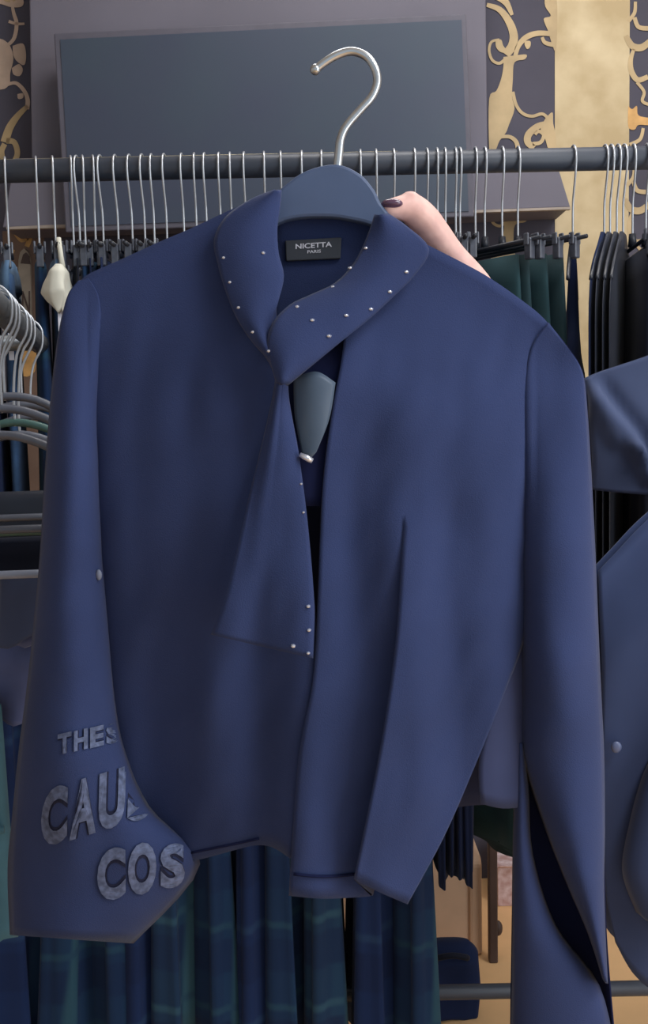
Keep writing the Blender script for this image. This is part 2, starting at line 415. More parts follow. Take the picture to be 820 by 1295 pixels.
# prototypes are built once, in their own space, then copied hook by hook
clip_m = mat('clip_plastic', (84, 88, 100), .3, var=.2, nscale=60, spec=.6)
def proto_clip():
    r = thing('clip_hanger', 'x', 'hanger', (0, 0, 0))
    obj('hook', tube(hook_path(), .0019, 8), wire, r, world=False)
    obj('collar', tube([(0, 0, -.150), (0, 0, -.128)], [.008, .006], 8), hang_blk, r, world=False)
    obj('bar', tube([(-.15, 0, -.152), (.15, 0, -.152)], .0036, 8), hang_blk, r, world=False)
    for x in (-.125, .125): obj('clip', clip_geo(x, -.158), clip_m, r, smooth=False, bevel=.002, world=False)
    return r
def proto_arm():
    r = thing('shoulder_hanger', 'x', 'hanger', (0, 0, 0))
    obj('hook', tube(hook_path(), .0019, 8), wire, r, world=False)
    for s_ in (-1, 1):
        obj('arm', tube(cr([(0, 0, -.135), (s_*.05, 0, -.150), (s_*.11, 0, -.188), (s_*.145, 0, -.222)], 4), .0032, 8), hang_blk, r, world=False)
    return r
PC, PA = proto_clip(), proto_arm()
def rail_z(x): return RZ

def cloth(w, t, z0, z1, fold=.25, nf=5, ph=0, rows=22, n=36, sway=0, pw=.75):
    """hung cloth in its own space: w(v) half width along x, t(v) half thickness along y, from z0 down to z1"""
    R, U = [], []
    for j in range(rows+1):
        v = j/rows; z = z0+(z1-z0)*v; W, T = w(v), t(v); row = []
        for k in range(n):
            a = 2*PI*k/n; ca, sa = math.cos(a), math.sin(a)
            x = W*math.copysign(abs(ca)**pw, ca); y = T*math.copysign(abs(sa)**pw, sa)
            f = 1+fold*ss(.05, .6, v)*math.sin(nf*a+ph+v*1.3)
            row.append((x*(1+.12*(f-1)), y*f+sway*v*v+T*.35*math.sin(x*40+ph)*ss(0, .5, v), z+.004*math.sin(3*a+ph)*v))
            U.append((k/n*2*(W+T), (1-v)*(z0-z1)))
        R.append(row)
    return grid(R, closed=True, uvs=U, caps=True)
def tab(*pts): return lambda v: lerpt(pts, v)

NONE_LABEL = set()
def hang(px, kind, cl, m_, name, label, cat, group, rot, hlabel, hgroup, gang=0):
    """one hanger and its garment at the hook's place along the rail"""
    x = P(px, 200, RY).x; z = rail_z(x)
    h = copy_tree(PC if kind == 'clip' else PA)
    h.location = (x, RY, z); h.rotation_euler = (0, 0, PI/2+rot)
    tag(h, hlabel, 'hanger', hgroup)
    if gang:
        for ch in h.children:
            if not ch.name.startswith('hook'): ch.rotation_euler = (0, 0, gang)
    if cl is None: return h, None
    o = obj(name, cl, m_, None, world=False)
    o.location = (x, RY, z); o.rotation_euler = (0, 0, PI/2+rot+gang)
    tag(o, label, cat, group); return h, o

HL = 'silver-hooked hanger on the black rail above the held navy jacket\'s right shoulder'
TOPZ = -.172
def trousers(ph, ln=.80, half=.14, th=.0043):
    return cloth(tab((0, half), (.15, half+.005), (1, half-.02)), tab((0, th*.7), (.1, th), (1, th*1.25)), TOPZ, TOPZ-ln, .25, 5, ph)
def skirt(ph, ln, t1, half=.15):
    return cloth(tab((0, half-.02), (.3, half), (1, half+.02)), tab((0, .010), (.1, .013), (.45, .02), (1, t1)), TOPZ, TOPZ-ln, .22, 9, ph, n=54)
LONG = RZ+TOPZ-.16
G_L = 'hangers on the rail beside the held jacket\'s right shoulder'
row = [(89, 'd'), (104, 'd'), (117, 'd'), (127, 't0'), (146, 'd'), (164, 't1'), (180, 'd'), (192, 'd'), (208, 't2'), (230, 'd'), (246, 't0'), (259, 'd'), (277, 'd'),
       (291, 't1'), (309, 'd'), (334, 't0'), (355, 'd'), (382, 't2'), (407, 'd'), (456, 't1'), (476, 'd'), (498, 't0'), (524, 'k'), (540, 'k'), (553, 'k'), (563, 'k'), (576, 'k'), (581.5, 'n')]
for i, (px, k) in enumerate(row):
    rot = random.uniform(-.05, .05); ph = i*1.7
    if px < 360: hl, hg = HL, G_L
    elif px < 520: hl, hg = 'silver-hooked hanger on the black rail behind the raised hanger', 'hangers on the rail behind the raised hanger'
    else: hl, hg = 'silver-hooked hanger on the black rail beside the holding hand', 'hangers on the rail beside the holding hand'
    if px < 120: rot = .27
    if k == 'd':
        hang(px, 'clip', trousers(ph, .72+.06*(i % 3)), [blk, blk_n, blk2][i % 3], 'trousers', ['matt black', 'midnight', 'satin black'][i % 3]+' trousers clipped to the rail, mostly hidden behind the held navy jacket', 'trousers', 'dark trousers on the rail', rot, hl, hg)
    elif k == 'n':
        hang(px, 'clip', None, None, '', '', '', '', rot, hl, hg)
    elif k[0] == 't':
        hang(px, 'clip', skirt(ph, LONG+random.uniform(-.05, .03), .044), tart[int(k[1])], 'tartan_skirt', 'long dark '+['green', 'navy', 'teal'][int(k[1])]+' tartan skirt hanging below the held navy jacket', 'skirt', 'long tartan skirts on the rail', rot, hl, hg)
    else:
        hang(px, 'clip', skirt(ph, 1.035+.01*(i % 3), .010, .13), blk_n, 'black_skirt', 'midnight black skirt on the rail with its hem above the pale wooden box', 'skirt', 'midnight skirts above the wooden box', rot, hl, hg)
hang(-20, 'clip', skirt(1.2, LONG, .075), tart[1], 'tartan_skirt', 'long navy tartan skirt hanging just past the jeans next to the N sign', 'skirt', None, .27, 'hanger with black clips holding the navy tartan skirt past the jeans', None)
hang(45, 'clip', skirt(2.4, LONG, .075), tart[0], 'tartan_skirt', 'long dark tartan skirt between the two pairs of blue jeans', 'skirt', None, .27, 'hanger with black clips holding the tartan skirt between the jeans', None)
# jeans
for px, lab, hl in ((6, 'blue jeans with a white tag, next to the arched N sign', 'hanger carrying the blue jeans next to the N sign'),
                    (66, 'blue jeans on the rail just beside the cream cotton pouch', 'silver hook hanger carrying the jeans beside the cream pouch')):
    x = P(px, 200, RY).x
    h, o = hang(px, 'clip', cloth(tab((0, .13), (1, .12)), tab((0, .011), (.2, .013), (1, .012)), TOPZ-.02, TOPZ-.75, .2, 4, px*.1), denim, 'jeans', lab, 'jeans', None, .27, hl, None)
    obj('waistband', cloth(tab((0, .134), (1, .134)), tab((0, .013), (1, .0145)), TOPZ+.0, TOPZ-.045, 0, 4, 0, rows=3), mat('denim_band', (84, 112, 142), .8, sheen=.1, var=.2, nscale=30), o, world=False)
    obj('swing_tag', box(-.142, -.139, -.004, .004, TOPZ-.16, TOPZ-.08), white_m, o, smooth=False, world=False)
# cream pouch
px = 97; x = P(px, 200, RY).x
h = copy_tree(PC); h.location = (x, RY, RZ); h.rotation_euler = (0, 0, PI/2); tag(h, 'clip hanger holding the cream cotton pouch', 'hanger')
o = thing('cotton_pouch', 'cream cotton pouch with crumpled top clipped among the dark trousers', 'pouch', (x, RY, RZ), None, PI/2)
obj('pouch_body', cloth(tab((0, .012), (.15, .026), (.6, .03), (1, .012)), tab((0, .006), (.15, .013), (.35, .015), (.65, .019), (.8, .015), (1, .005)), TOPZ-.012, TOPZ-.085, .3, 3, 2.2), cream, o, world=False)
obj('pouch_tie', tube([(0, -.006, TOPZ-.02), (-.005, -.004, TOPZ+.0), (0, 0, TOPZ+.03)], .004, 8), cream, o, world=False)
for ch in o.children: ch.location.x = -.145

# green skirts turned towards the room, black tops
for i, px in enumerate((601, 613, 635, 655)):
    hang(px, 'clip', skirt(i*2.1, 1.02+.015*i, .014, .12), green if i % 2 == 0 else mat('deep_green_cloth', (30, 54, 60), .8, sheen=.08, var=.2, nscale=7), 'green_skirt', 'bottle-green skirt clipped to the rail over the held jacket\'s left shoulder', 'skirt', 'bottle-green skirts', 0,
         'silver hook hanger with black clips carrying a bottle-green skirt', 'hangers of the green skirts', .62)
def dress(ph, half, ln, t=.014, neck=.03):
    return cloth(tab((0, neck), (.02, .058), (.05, .108), (.08, .14), (.11, half*.96), (.15, half), (.3, half*.97), (.6, half*.92), (1, half*1.1)), tab((0, .004), (.1, t), (1, t*1.3)), -.128, -.128-ln, .25, 5, ph, rows=30)
def strap_top(ph):
    return cloth(tab((0, .006), (.12, .012), (.2, .03), (.32, .15), (.4, .16), (1, .17)), tab((0, .004), (.15, .010), (.3, .016), (.5, .022), (1, .028)), -.128, -.9, .2, 5, ph, rows=40)
hang(725, 'arm', strap_top(.3), blk_n, 'strappy_top', 'black top with a narrow strap hanging alone before the gold brocade stripe', 'top', None, 0, 'thin silver hook hanger standing alone before the gold brocade stripe', None, -.3)
for i, px in enumerate((765, 772.5, 781, 789)):
    hang(px, 'arm', dress(i, .165, 1.0, .0028), blk2 if i else blk_n, 'black_dress', 'glossy black dress in the tight row before the gold brocade stripe' if i else 'matt midnight dress leading the tight row of black dresses', 'dress', 'tight row of black dresses', 0, 'silver hook hanger in the tight row of black dresses', 'hangers of the black dresses', -.42)
for i, px in enumerate((801, 818, 838, 860)):
    hang(px, 'clip', skirt(i*1.3, .9, .02, .14), [blk, green, blk_n, blk2][i], 'black_skirt', ['matt black skirt right after the tight row of black dresses', 'green skirt on the rail beyond the tight row of black dresses', 'midnight skirt next to the green one beyond the black dresses', 'satin black skirt last beyond the row of black dresses'][i], 'skirt', 'dark skirts beyond the dresses', -.08, 'hanger with black clips beyond the tight row of black dresses', 'hangers beyond the black dresses')
for pr in (PC, PA):
    for ch in list(pr.children): bpy.data.objects.remove(ch)
    bpy.data.objects.remove(pr)

# ------------------------------------------------------------------ the held jacket
J0 = .985
TOP = [(60, 470), (75, 430), (84, 385), (95, 362), (112, 346), (150, 330), (200, 307), (240, 290), (300, 262), (352, 240), (425, 268), (487, 285), (545, 312), (590, 335), (620, 352), (660, 380), (690, 405), (715, 440), (740, 480)]
def ell(px): return math.sqrt(max(0, 1-((px-394)/282)**2))
def below(px, py): return ss(0, 230, py-lerpt(TOP, px))
def fdy(px, py):
    d = -(.014+.050*below(px, py)*ell(px))
    k = ss(420, 900, py)
    d += .0045*k*math.sin(px*.052+py*.003+.6)+.003*ss(330, 600, py)*math.sin((px+py*.35)*.021)
    d += .007*ss(300, 520, py)*noise.noise(Vector((px*.017, py*.0045, 3.1)))+.003*ss(300, 450, py)*noise.noise(Vector((px*.03+py*.012, py*.012-px*.006, 9.7)))
    d += .045*ss(620, 1100, py)*(1-ss(180, 400, px))
    return d
def bdy(px, py): return .016+.045*below(px, py)*ell(px)
def jp(px, py, dy):
    return P(px, py, J0+dy)
jk = thing('jacket', 'navy cropped jacket with crystal-studded tie collar held up on a hanger', 'jacket', P(400, 1130, J0))
front = lambda x, y: jp(x, y, fdy(x, y))
# back
obj('back_panel', coons([(100, 360), (150, 333), (240, 293), (340, 256), (365, 285), (425, 296), (487, 296), (545, 315), (620, 354), (690, 408), (716, 444)],
    [(140, 1040), (300, 1040), (470, 1035), (600, 1018), (668, 1022)], [(100, 360), (118, 600), (140, 1040)], [(716, 444), (695, 600), (680, 800), (668, 1022)], 40, 36,
    lambda x, y: jp(x, y, bdy(x, y))), navy_back, jk, solid=.002)
# viewer-left front
obj('front_panel', coons([(96, 362), (112, 347), (150, 330), (200, 307), (240, 290), (300, 262), (352, 240)],
    [(140, 1080), (200, 1092), (250, 1087), (330, 1068), (368, 1085)], [(96, 362), (104, 420), (112, 500), (122, 700), (140, 1080)],
    [(352, 240), (350, 320), (352, 470), (372, 560), (392, 700), (400, 830), (385, 960), (368, 1085)], 44, 44, front), navy, jk, solid=.0025)
# viewer-right front: one cloth, inner placket strip folding over into the outer panel along a deepening pleat
EDGE = [(300, 522), (560, 520), (680, 511), (800, 503), (900, 490), (1000, 472), (1115, 449)]
def pk_(y): return ss(640, 900, y)
def placket_fn(x, y):
    e = lerpt(EDGE, y); q = math.exp(-abs(x-e)/40.0)
    return jp(x, y, fdy(x, y)-.003*ss(500, 900, y)-.003*math.sin(max(0, min(1, (x-365)/90))*PI)*ss(700, 1000, y)+.006*q*pk_(y))
def outer_fn(x, y):
    q = math.exp(-max(0, x-lerpt(EDGE, y))/60.0)
    return jp(x, y, fdy(x, y)-.003*ss(500, 900, y)*q-.017*q*pk_(y))
NV = 56
EL = cr([(522, 300), (522, 420), (520, 560), (511, 680), (503, 800), (490, 900), (472, 1000), (449, 1112)], 6)
def inner_edge(t):
    a = samp(EL, t); return (a[0]+22*pk_(a[1])*(.3+.7*ss(700, 1112, a[1])), a[1]+21*ss(1000, 1112, a[1]))
ga = coons([(440, 335), (480, 316), (522, 300)], [(366, 1132), (410, 1136), inner_edge(1)],
    [(440, 335), (434, 440), (420, 520), (408, 620), (402, 760), (396, 860), (378, 960), (366, 1132)], inner_edge, 20, NV, placket_fn)
gb = coons([(522, 300), (545, 312), (590, 335), (620, 352), (660, 380), (690, 405), (716, 442)], [(449, 1112), (480, 1128), (515, 1143)],
    lambda t: samp(EL, t),
    [(716, 442), (704, 560), (684, 700), (665, 800), (640, 870), (600, 970), (560, 1060), (515, 1143)], 36, NV, outer_fn)
rows_ = [list(ga[0][j*21:(j+1)*21])+list(gb[0][j*37:(j+1)*37]) for j in range(NV+1)]
obj('front_panel', grid(rows_), navy, jk, solid=.0025, weld=.0004)
obj('side_gusset', coons([(636, 800), (652, 800), (668, 800)], [(608, 1016), (635, 1022), (664, 1020)], [(636, 800), (620, 900), (606, 960), (608, 1016)], [(668, 800), (667, 900), (664, 1020)], 8, 14,
    lambda x, y: jp(x, y, fdy(x, y)+.004)), navy_back, jk, solid=.002)
obj('hem_stitch_and_shade', tube([placket_fn(x, 1104+3*math.sin((x-372)/25))+Vector((0, -.0025, 0)) for x in range(372, 454, 6)], .0016, 6), navy_shade, jk)
obj('hem_stitch_and_shade', tube([front(x, lerpt([(240, 1084), (300, 1072), (335, 1064)], x)-6)+Vector((0, -.0015, 0)) for x in range(240, 336, 8)], .0014, 6), navy_shade, jk)  # dark tube drawn where the hem's shadow runs
# facing, its navy darkened for the keyhole's shade, and satin lapel
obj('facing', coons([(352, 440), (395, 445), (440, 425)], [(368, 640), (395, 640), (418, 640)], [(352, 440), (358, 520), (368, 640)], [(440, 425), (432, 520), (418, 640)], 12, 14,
    lambda x, y: jp(x, y, fdy(x, y)+.006)), navy_shade, jk, solid=.001)
obj('satin_lapel', coons([(372, 478), (400, 470), (424, 484)], [(384, 578), (392, 580), (400, 572)], [(372, 478), (374, 530), (384, 578)], [(424, 484), (416, 530), (400, 572)], 12, 14,
    lambda x, y: jp(x, y, fdy(x, y)-.002-.006*math.sin(max(0, min(1, (x-370)/54))*PI))), satin, jk, solid=.002)
# collar
def col_fn(lift):
    def f(x, y, u, v): return jp(x, y, fdy(x, y)-.010-lift*math.sin(PI*min(1, max(0, u)))-.012*ss(0, .9, v)*(1-.2*u))
    return f
ca = obj('collar_flap', loft2([(346, 243), (318, 254), (286, 276), (272, 305), (277, 335), (286, 366), (300, 400), (320, 430), (340, 453), (356, 486)],
    [(354, 240), (353, 262), (350, 290), (352, 322), (358, 350), (352, 380), (344, 408), (344, 430), (350, 455), (360, 486)], 14, 4, col_fn(.010)), navy, jk, solid=.004)
def colb(x, y, u, v): return jp(x, y, fdy(x, y)-.016-.010*math.sin(PI*u)-.016*v)
cb = obj('collar_flap', loft2([(476, 272), (466, 300), (448, 335), (424, 360), (395, 374), (366, 388), (346, 410), (340, 440), (352, 484)],
    [(490, 272), (514, 288), (542, 316), (522, 350), (496, 376), (468, 402), (436, 428), (398, 458), (362, 486)], 16, 4, colb), navy, jk, solid=.004)
# neck back with label
neck = lambda x, y: jp(x, y, .017)
obj('neck_band', coons([(345, 262), (400, 262), (500, 265)], [(340, 420), (400, 430), (480, 400)], [(345, 262), (342, 330), (340, 420)], [(500, 265), (495, 330), (480, 400)], 10, 10, lambda x, y: jp(x, y, .013)), navy, jk, solid=.002)
lb = obj('neck_label', slab([(361, 304), (362, 330), (431, 327), (432, 300)], J0+.0075, J0+.0115), label_m, jk, smooth=False, bevel=.001)
tv, tf = text_geo('NICETTA', .02, 0)
obj('label_lettering', ([P(374+46*x, 315-3*x-6.5*y, J0+.0068) for x, y in tv], tf), white_m, lb, smooth=False)
tv, tf = text_geo('PARIS', .01, 0)
obj('label_lettering', ([P(389+17*x, 320.5-1*x-4*y, J0+.0068) for x, y in tv], tf), white_m, lb, smooth=False)
# tie tail
def tail_fn(x, y, u, v):
    lift = .010+.032*ss(.15, 1, v)
    return jp(x, y, fdy(x, y)-lift-.010*math.sin(PI*u)*(1-.3*v)-.006*math.exp(-((u-.25)/.12)**2)*(1-v))
tl = obj('tie_tail', loft2([(352, 470), (346, 508), (331, 570), (313, 640), (299, 700), (285, 755), (268, 802)],
    [(362, 474), (364, 508), (376, 570), (386, 640), (393, 710), (397, 770), (396, 832)], 16, 6, tail_fn), navy, jk, solid=.004)
# crystals: each a faceted stone on its collar flap or tie
BV = {}
def on_y(o, px, py):
    """depth at which the line of sight meets a part's front"""
    if o.name not in BV:
        b_ = ORG[o.name]; BV[o.name] = BVHTree.FromPolygons([v.co+b_ for v in o.data.vertices], [tuple(p.vertices) for p in o.data.polygons])
    d = (P(px, py, J0)-CAM).normalized()
    hit = BV[o.name].ray_cast(CAM, d)
    if hit[0] is None: hit = BV[o.name].find_nearest(P(px, py, J0-.04))
    return hit[0].y
def stone(px, py, o, s=1.0, sx=1.0):
    p = P(px, py, on_y(o, px, py)-.0024)
    r = .0023*s; k = 6; V = []
    for rr, yy in ((r, .001), (r*.6, -r*.7)):
        for i in range(k):
            a = 2*PI*i/k+.3; V.append((p.x+rr*sx*math.cos(a), p.y+yy, p.z+rr*math.sin(a)*.8))
    V.append((p.x, p.y-r*.9, p.z))
    Fc = [tuple(range(k))[::-1]]+[(i, (i+1) % k, k+(i+1) % k, k+i) for i in range(k)]+[(k+i, k+(i+1) % k, 2*k) for i in range(k)]
    obj('crystal', (V, Fc), crystal, o, smooth=False)
for x, y in [(283, 326), (291, 357), (302, 389), (320, 420), (340, 444), (353, 463), (333, 320)]: stone(x, y, ca)
for x, y in [(463, 314), (443, 339), (421, 363), (376, 388), (395, 405), (438, 399), (469, 391), (493, 369), (514, 344), (416, 425)]: stone(x, y, cb, 1.0, 1.2)
for x, y, s_ in [(381, 612, .7), (384, 648, .7), (390, 767, 1), (391, 797, 1), (371, 817, 1.2), (390, 826, .9)]: stone(x, y, tl, s_)
q = P(388, 579, on_y(tl, 376, 579)-.004)
obj('pin', tube([q+Vector((-.006, 0, .003)), q+Vector((0, -.001, 0)), q+Vector((.005, 0, -.003))], [.0022, .003, .0025], 8), crystal, tl)

# sleeves: front half and back half, open cuffs
def sl_front(dep):
    def f(x, y, u, v):
        e = math.sqrt(max(0, 1-(2*u-1)**2))
        full = -.006-dep(v)*e+.006*e*noise.noise(Vector((x*.02, y*.008, 5.5)))+.004*e*noise.noise(Vector((x*.02+y*.02, y*.02, 1.5)))
        k = ss(.06, .40, v)
        return jp(x, y, (fdy(x, y)-.0015)*(1-k)+full*k)
    return f
def sl_back(dep):
    def f(x, y, u, v): return jp(x, y, -.006+dep(v)*math.sqrt(max(0, 1-(2*u-1)**2)))
    return f
SL = [(100, 356), (86, 376), (74, 430), (65, 510), (58, 600), (52, 700), (43, 800), (34, 880), (25, 950), (17, 1030), (11, 1100), (14, 1182)]
SR = [(112, 352), (126, 380), (126, 440), (124, 510), (127, 600), (131, 700), (139, 800), (146, 885), (157, 945), (188, 1020), (252, 1092), (168, 1192)]
dep = tab((0, .012), (.15, .045), (.5, .055), (.75, .060), (1, .050))
sl = obj('sleeve', loft2(SL, SR, 24, 5, sl_front(dep)), navy, jk, solid=.0025)
obj('sleeve_back', loft2(SL, SR, 24, 5, sl_back(tab((0, .012), (.15, .035), (1, .035)))), navy, sl, solid=.002)
q = P(125, 727, on_y(sl, 122, 727)-.002)
obj('sleeve_dot', sph(q, .0045, (.7, .5, 1.2), 8, 6), mat('grey_dot', (120, 126, 146), .4, var=.05), sl)  # small flattened grey dot at the sleeve's inner edge
# printed lettering on the flared cuff, laid on the cloth
def on_sleeve(px, py, lift):
    return P(px, py, on_y(sl, px, py)-lift)
def letters(ch, q00, q10, q11, q01, lift=.003, bold=.03, m_=print_m, clip=None):
    tv, tf = text_geo(ch, bold, 3)
    def mp(x, y):
        px = (1-x)*(1-y)*q00[0]+x*(1-y)*q10[0]+x*y*q11[0]+(1-x)*y*q01[0]
        py = (1-x)*(1-y)*q00[1]+x*(1-y)*q10[1]+x*y*q11[1]+(1-x)*y*q01[1]
        return px, py
    pts = [mp(x, y) for x, y in tv]
    if clip:
        keep = [f for f in tf if all(clip(*pts[i]) for i in f)]
    else: keep = tf
    used = sorted({i for f in keep for i in f}); ix = {a: b for b, a in enumerate(used)}
    if not used: return
    obj('printed_letter', ([on_sleeve(*pts[i], lift) for i in used], [tuple(ix[i] for i in f) for f in keep]), m_, sl, smooth=False)
inside = lambda x, y: x < lerpt([(880, 146), (945, 157), (1020, 188), (1085, 252)], y)-1 if y < 1085 else x < 268
def line(word, x0, x1, y0, y1, h, skew=0, m_=print_m, bold=.045):
    n = len(word); wd = (x1-x0)/n
    for i, ch in enumerate(word):
        a, b = x0+i*wd+1, x0+(i+1)*wd-2
        ya, yb = y0+(y1-y0)*i/n, y0+(y1-y0)*(i+1)/n
        letters(ch, (a, ya), (b, yb), (b+skew, yb-h), (a+skew, ya-h), .0022, bold+.035, print_d, inside)
        letters(ch, (a, ya), (b, yb), (b+skew, yb-h), (a+skew, ya-h), .0034, bold, m_, inside)
line('THES', 72, 154, 955, 938, 26)
line('CAUS', 50, 196, 1074, 1032, 74, 2)
line('CO', 122, 200, 1142, 1128, 66, 0)
line('S', 202, 236, 1126, 1120, 56, 0)
# viewer-right sleeve with a split cuff
RL = [(694, 408), (672, 440), (662, 500), (660, 600), (658, 700), (658, 800), (658, 890), (660, 952), (690, 1045), (716, 1112), (745, 1180), (764, 1238)]
RRr = [(718, 440), (736, 470), (742, 520), (747, 600), (752, 700), (756, 800), (760, 890), (763, 952), (764, 1050), (763, 1115), (765, 1185), (768, 1244)]
dR = tab((0, .012), (.15, .045), (.5, .052), (1, .034))
sr = obj('sleeve', loft2(RL, RRr, 20, 5, sl_front(dR)), navy, jk, solid=.0025)
obj('sleeve_back_shaded', loft2([(694, 408), (672, 440), (662, 500), (660, 600), (658, 800), (655, 952), (650, 1100), (648, 1200), (646, 1340)],
    [(718, 440), (736, 470), (742, 520), (747, 600), (756, 800), (763, 952), (764, 1100), (768, 1200), (780, 1340)], 20, 5, sl_back(tab((0, .012), (.2, .035), (1, .03)))), navy_shade, sr, solid=.002)  # inner face of the sleeve back, its shade put into the darker navy
def uf(x, y, u, v): return jp(x, y, -.004-.026*math.sqrt(max(0, 1-(2*u-1)**2)))
obj('cuff_flap', loft2([(656, 940), (652, 1000), (650, 1080), (649, 1170), (648, 1240), (646, 1340)],
    [(662, 940), (668, 1000), (673, 1080), (702, 1170), (757, 1246), (780, 1340)], 16, 5, uf), navy, sr, solid=.0025)

# ------------------------------------------------------------------ the hanger in the jacket
hg = thing('coat_hanger', 'slate plastic coat hanger with big steel hook inside the navy jacket', 'hanger', P(425, 276, J0))
top = [(128, 356), (200, 322), (300, 278), (340, 252), (362, 232), (388, 215), (425, 207), (455, 219), (474, 240), (488, 264), (545, 322), (620, 366), (700, 430)]
bot = [(690, 446), (610, 392), (535, 342), (485, 292), (440, 277), (400, 274), (360, 279), (320, 300), (200, 348), (130, 374)]
poly = cr(top, 4)+cr(bot, 4)
obj('hanger_body', prism([P(x, y, J0-.008) for x, y in poly], (0, .014, 0)), hang_grey, hg, smooth=False, bevel=.003)
hk = cr([(427, 212), (429, 192), (431, 176), (438, 160), (455, 140), (470, 123), (477, 105), (475, 88), (464, 72), (446, 65), (428, 69), (412, 78), (399, 88)], 5)
obj('hook', tube([P(x, y, J0) for x, y in hk], [.0042]*10+[.0040]*(len(hk)-10), 12), chrome, hg)
obj('hook_tip', sph(P(399, 88, J0), .0052, n=10, mm=8), chrome, hg)

# ------------------------------------------------------------------ the holding hand (behind the shoulder, thumb over the hanger)
hn = thing('person', 'bare hand with dark nail polish gripping the hanger behind the navy jacket', 'person', P(632, 470, 1.10))
def T2(pts, r, n=14): return tube([P(*p) for p in cr(pts, 5)], [x[0] for x in cr([(q,) for q in r], 5)], n)
geos = [T2([(484, 264, .985), (490, 264, .986), (505, 263, .992), (520, 264, 1.0), (536, 277, 1.010), (551, 297, 1.02), (571, 324, 1.035), (605, 372, 1.055), (630, 440, 1.075)],
           [.0035, .0085, .0115, .0150, .0160, .0160, .0155, .020, .022])]
geos.append(sph(P(519, 258, .998), .0125))
wr = (640, 470, 1.085)
for k, (bx, by, bY) in enumerate(((566, 372, 1.062), (566, 392, 1.07), (570, 412, 1.076), (578, 430, 1.082))):
    geos.append(T2([wr, ((wr[0]+bx)/2, (wr[1]+by)/2, 1.078), (bx, by, bY)], [.017, .016, .0115]))
    ln = (34, 40, 36, 28)[k]
    geos.append(T2([(bx, by, bY), (bx-ln, by-6, bY-.004), (bx-ln*1.7, by-4, bY-.014), (bx-ln*1.9, by+6, bY-.026)], [.0105, .0088, .0082, .0066]))
geos.append(T2([(632, 450, 1.082), (640, 480, 1.088), (646, 560, 1.10), (650, 640, 1.115)], [.023, .024, .028, .034]))
hand = obj('hand', merge(*[(g_[0], g_[1]) for g_ in geos]), skin, hn)
rm = hand.modifiers.new('remesh', 'REMESH'); rm.mode = 'VOXEL'; rm.voxel_size = .002; rm.use_smooth_shade = True
sm = hand.modifiers.new('smooth', 'SMOOTH'); sm.factor = .5; sm.iterations = 5
obj('thumb_nail', sph(P(496, 257.5, .981), .0090, (1.2, .75, .52), 14, 9), nail_m, hn)
obj('shirt_sleeve', T2([(645, 540, 1.10), (648, 600, 1.11), (652, 700, 1.125), (655, 800, 1.135)], [.036, .040, .045, .05], 18), blk, hn)

# ------------------------------------------------------------------ rack on the left with slanting hangers
A0 = P(-60, 360, 1.00); 
LZ = 1.392
def lp(t): return Vector((-.345-.186*t, 1.02+t, LZ))
lr = thing('side_rack', 'grey tube clothes rack with trouser hangers beside the arched N sign', 'clothes rack', (-.40, 1.3, 0))
obj('rail', tube([lp(-.12), lp(.60)], .016, 16), mat('grey_tube', (120, 124, 128), .4, metal=.5, var=.08, nscale=20), lr)
gt = MATS['grey_tube']
for t in (-.1, .58):
    p = lp(t); obj('post', tube([(p.x-.30, p.y, .02), (p.x-.30, p.y, LZ-.05), (p.x-.27, p.y, LZ), (p.x, p.y, LZ)], .013, 12), gt, lr)
    obj('foot', tube([(p.x-.48, p.y, .015), (p.x-.1, p.y, .015)], .015, 10), gt, lr)
low = .92
obj('lower_rail', tube([Vector((lp(-.1).x-.30, lp(-.1).y, low)), Vector((lp(.58).x-.30, lp(.58).y, low))], .012, 12), gt, lr)
ang = math.atan2(.186, 1.0)
def frame_hanger(t, label, cl, m_, gname, glabel, gcat, tint, drop=0, rz=0, ggroup=None, nk=0):
    p = lp(t); h = thing('trouser_hanger', label, 'hanger', p, 'bare hangers on the side rack' if label.startswith('bare') else None, ang+rz)
    hp = [(0, 0, -.105-nk), (0, 0, -.06-nk), (.006, 0, -.045), (.0185, 0, -.02)]+[(.0205*math.cos(a), 0, .0205*math.sin(a)) for a in [PI*1.1*k/9 for k in range(10)]]
    obj('hook', tube(cr(hp, 3), .0017, 8), wire, h, world=False)
    arc = cr([(-.205, 0, -.215-drop), (-.14, 0, -.165-nk*.5-drop*.6), (-.06, 0, -.118-nk), (0, 0, -.100-nk), (.06, 0, -.118-nk), (.14, 0, -.165-drop*.6), (.205, 0, -.215-drop)], 5)
    obj('shoulder_arc', tube(arc, .0050, 8), hg_c if tint is hg_p else tint, h, world=False)
    obj('trouser_bar', tube([(-.205, 0, -.215-drop), (.205, 0, -.215-drop)], .0048, 8), tint, h, world=False)
    if cl and m_:
        o = obj(gname, cl(drop), m_, None, world=False); o.location = p; o.rotation_euler = (0, 0, ang+rz)
        tag(o, glabel, gcat, ggroup)
fold_tr = lambda ln, ph, hw=.17: (lambda drop: cloth(tab((0, hw), (1, hw-.01)), tab((0, .008), (.06, .013), (1, .02)), -.208-drop, -.208-drop-ln, .25, 5, ph))
hg_c = mat('smoky_plastic', (96, 100, 112), .35, var=.1, spec=.5); hg_p = mat('pale_plastic', (150, 158, 178), .35, var=.06, spec=.5); hg_g = mat('green_plastic', (70, 104, 100), .4, var=.1, spec=.5)
TR = [(.09, hg_p, None, .55, ''), (.155, hg_c, blk, .10, ''), (.24, hg_g, None, .5, ''), (.33, hg_c, blk2, .25, ''), (.44, hg_c, None, .3, '')]
labs = ['pale plastic trouser hanger on the grey side rack', 'smoky trouser hanger between the pale and the green one on the side rack', 'green plastic trouser hanger on the grey side rack',
        'smoky trouser hanger just behind the green one on the side rack', 'smoky trouser hanger at the far end of the side rack']
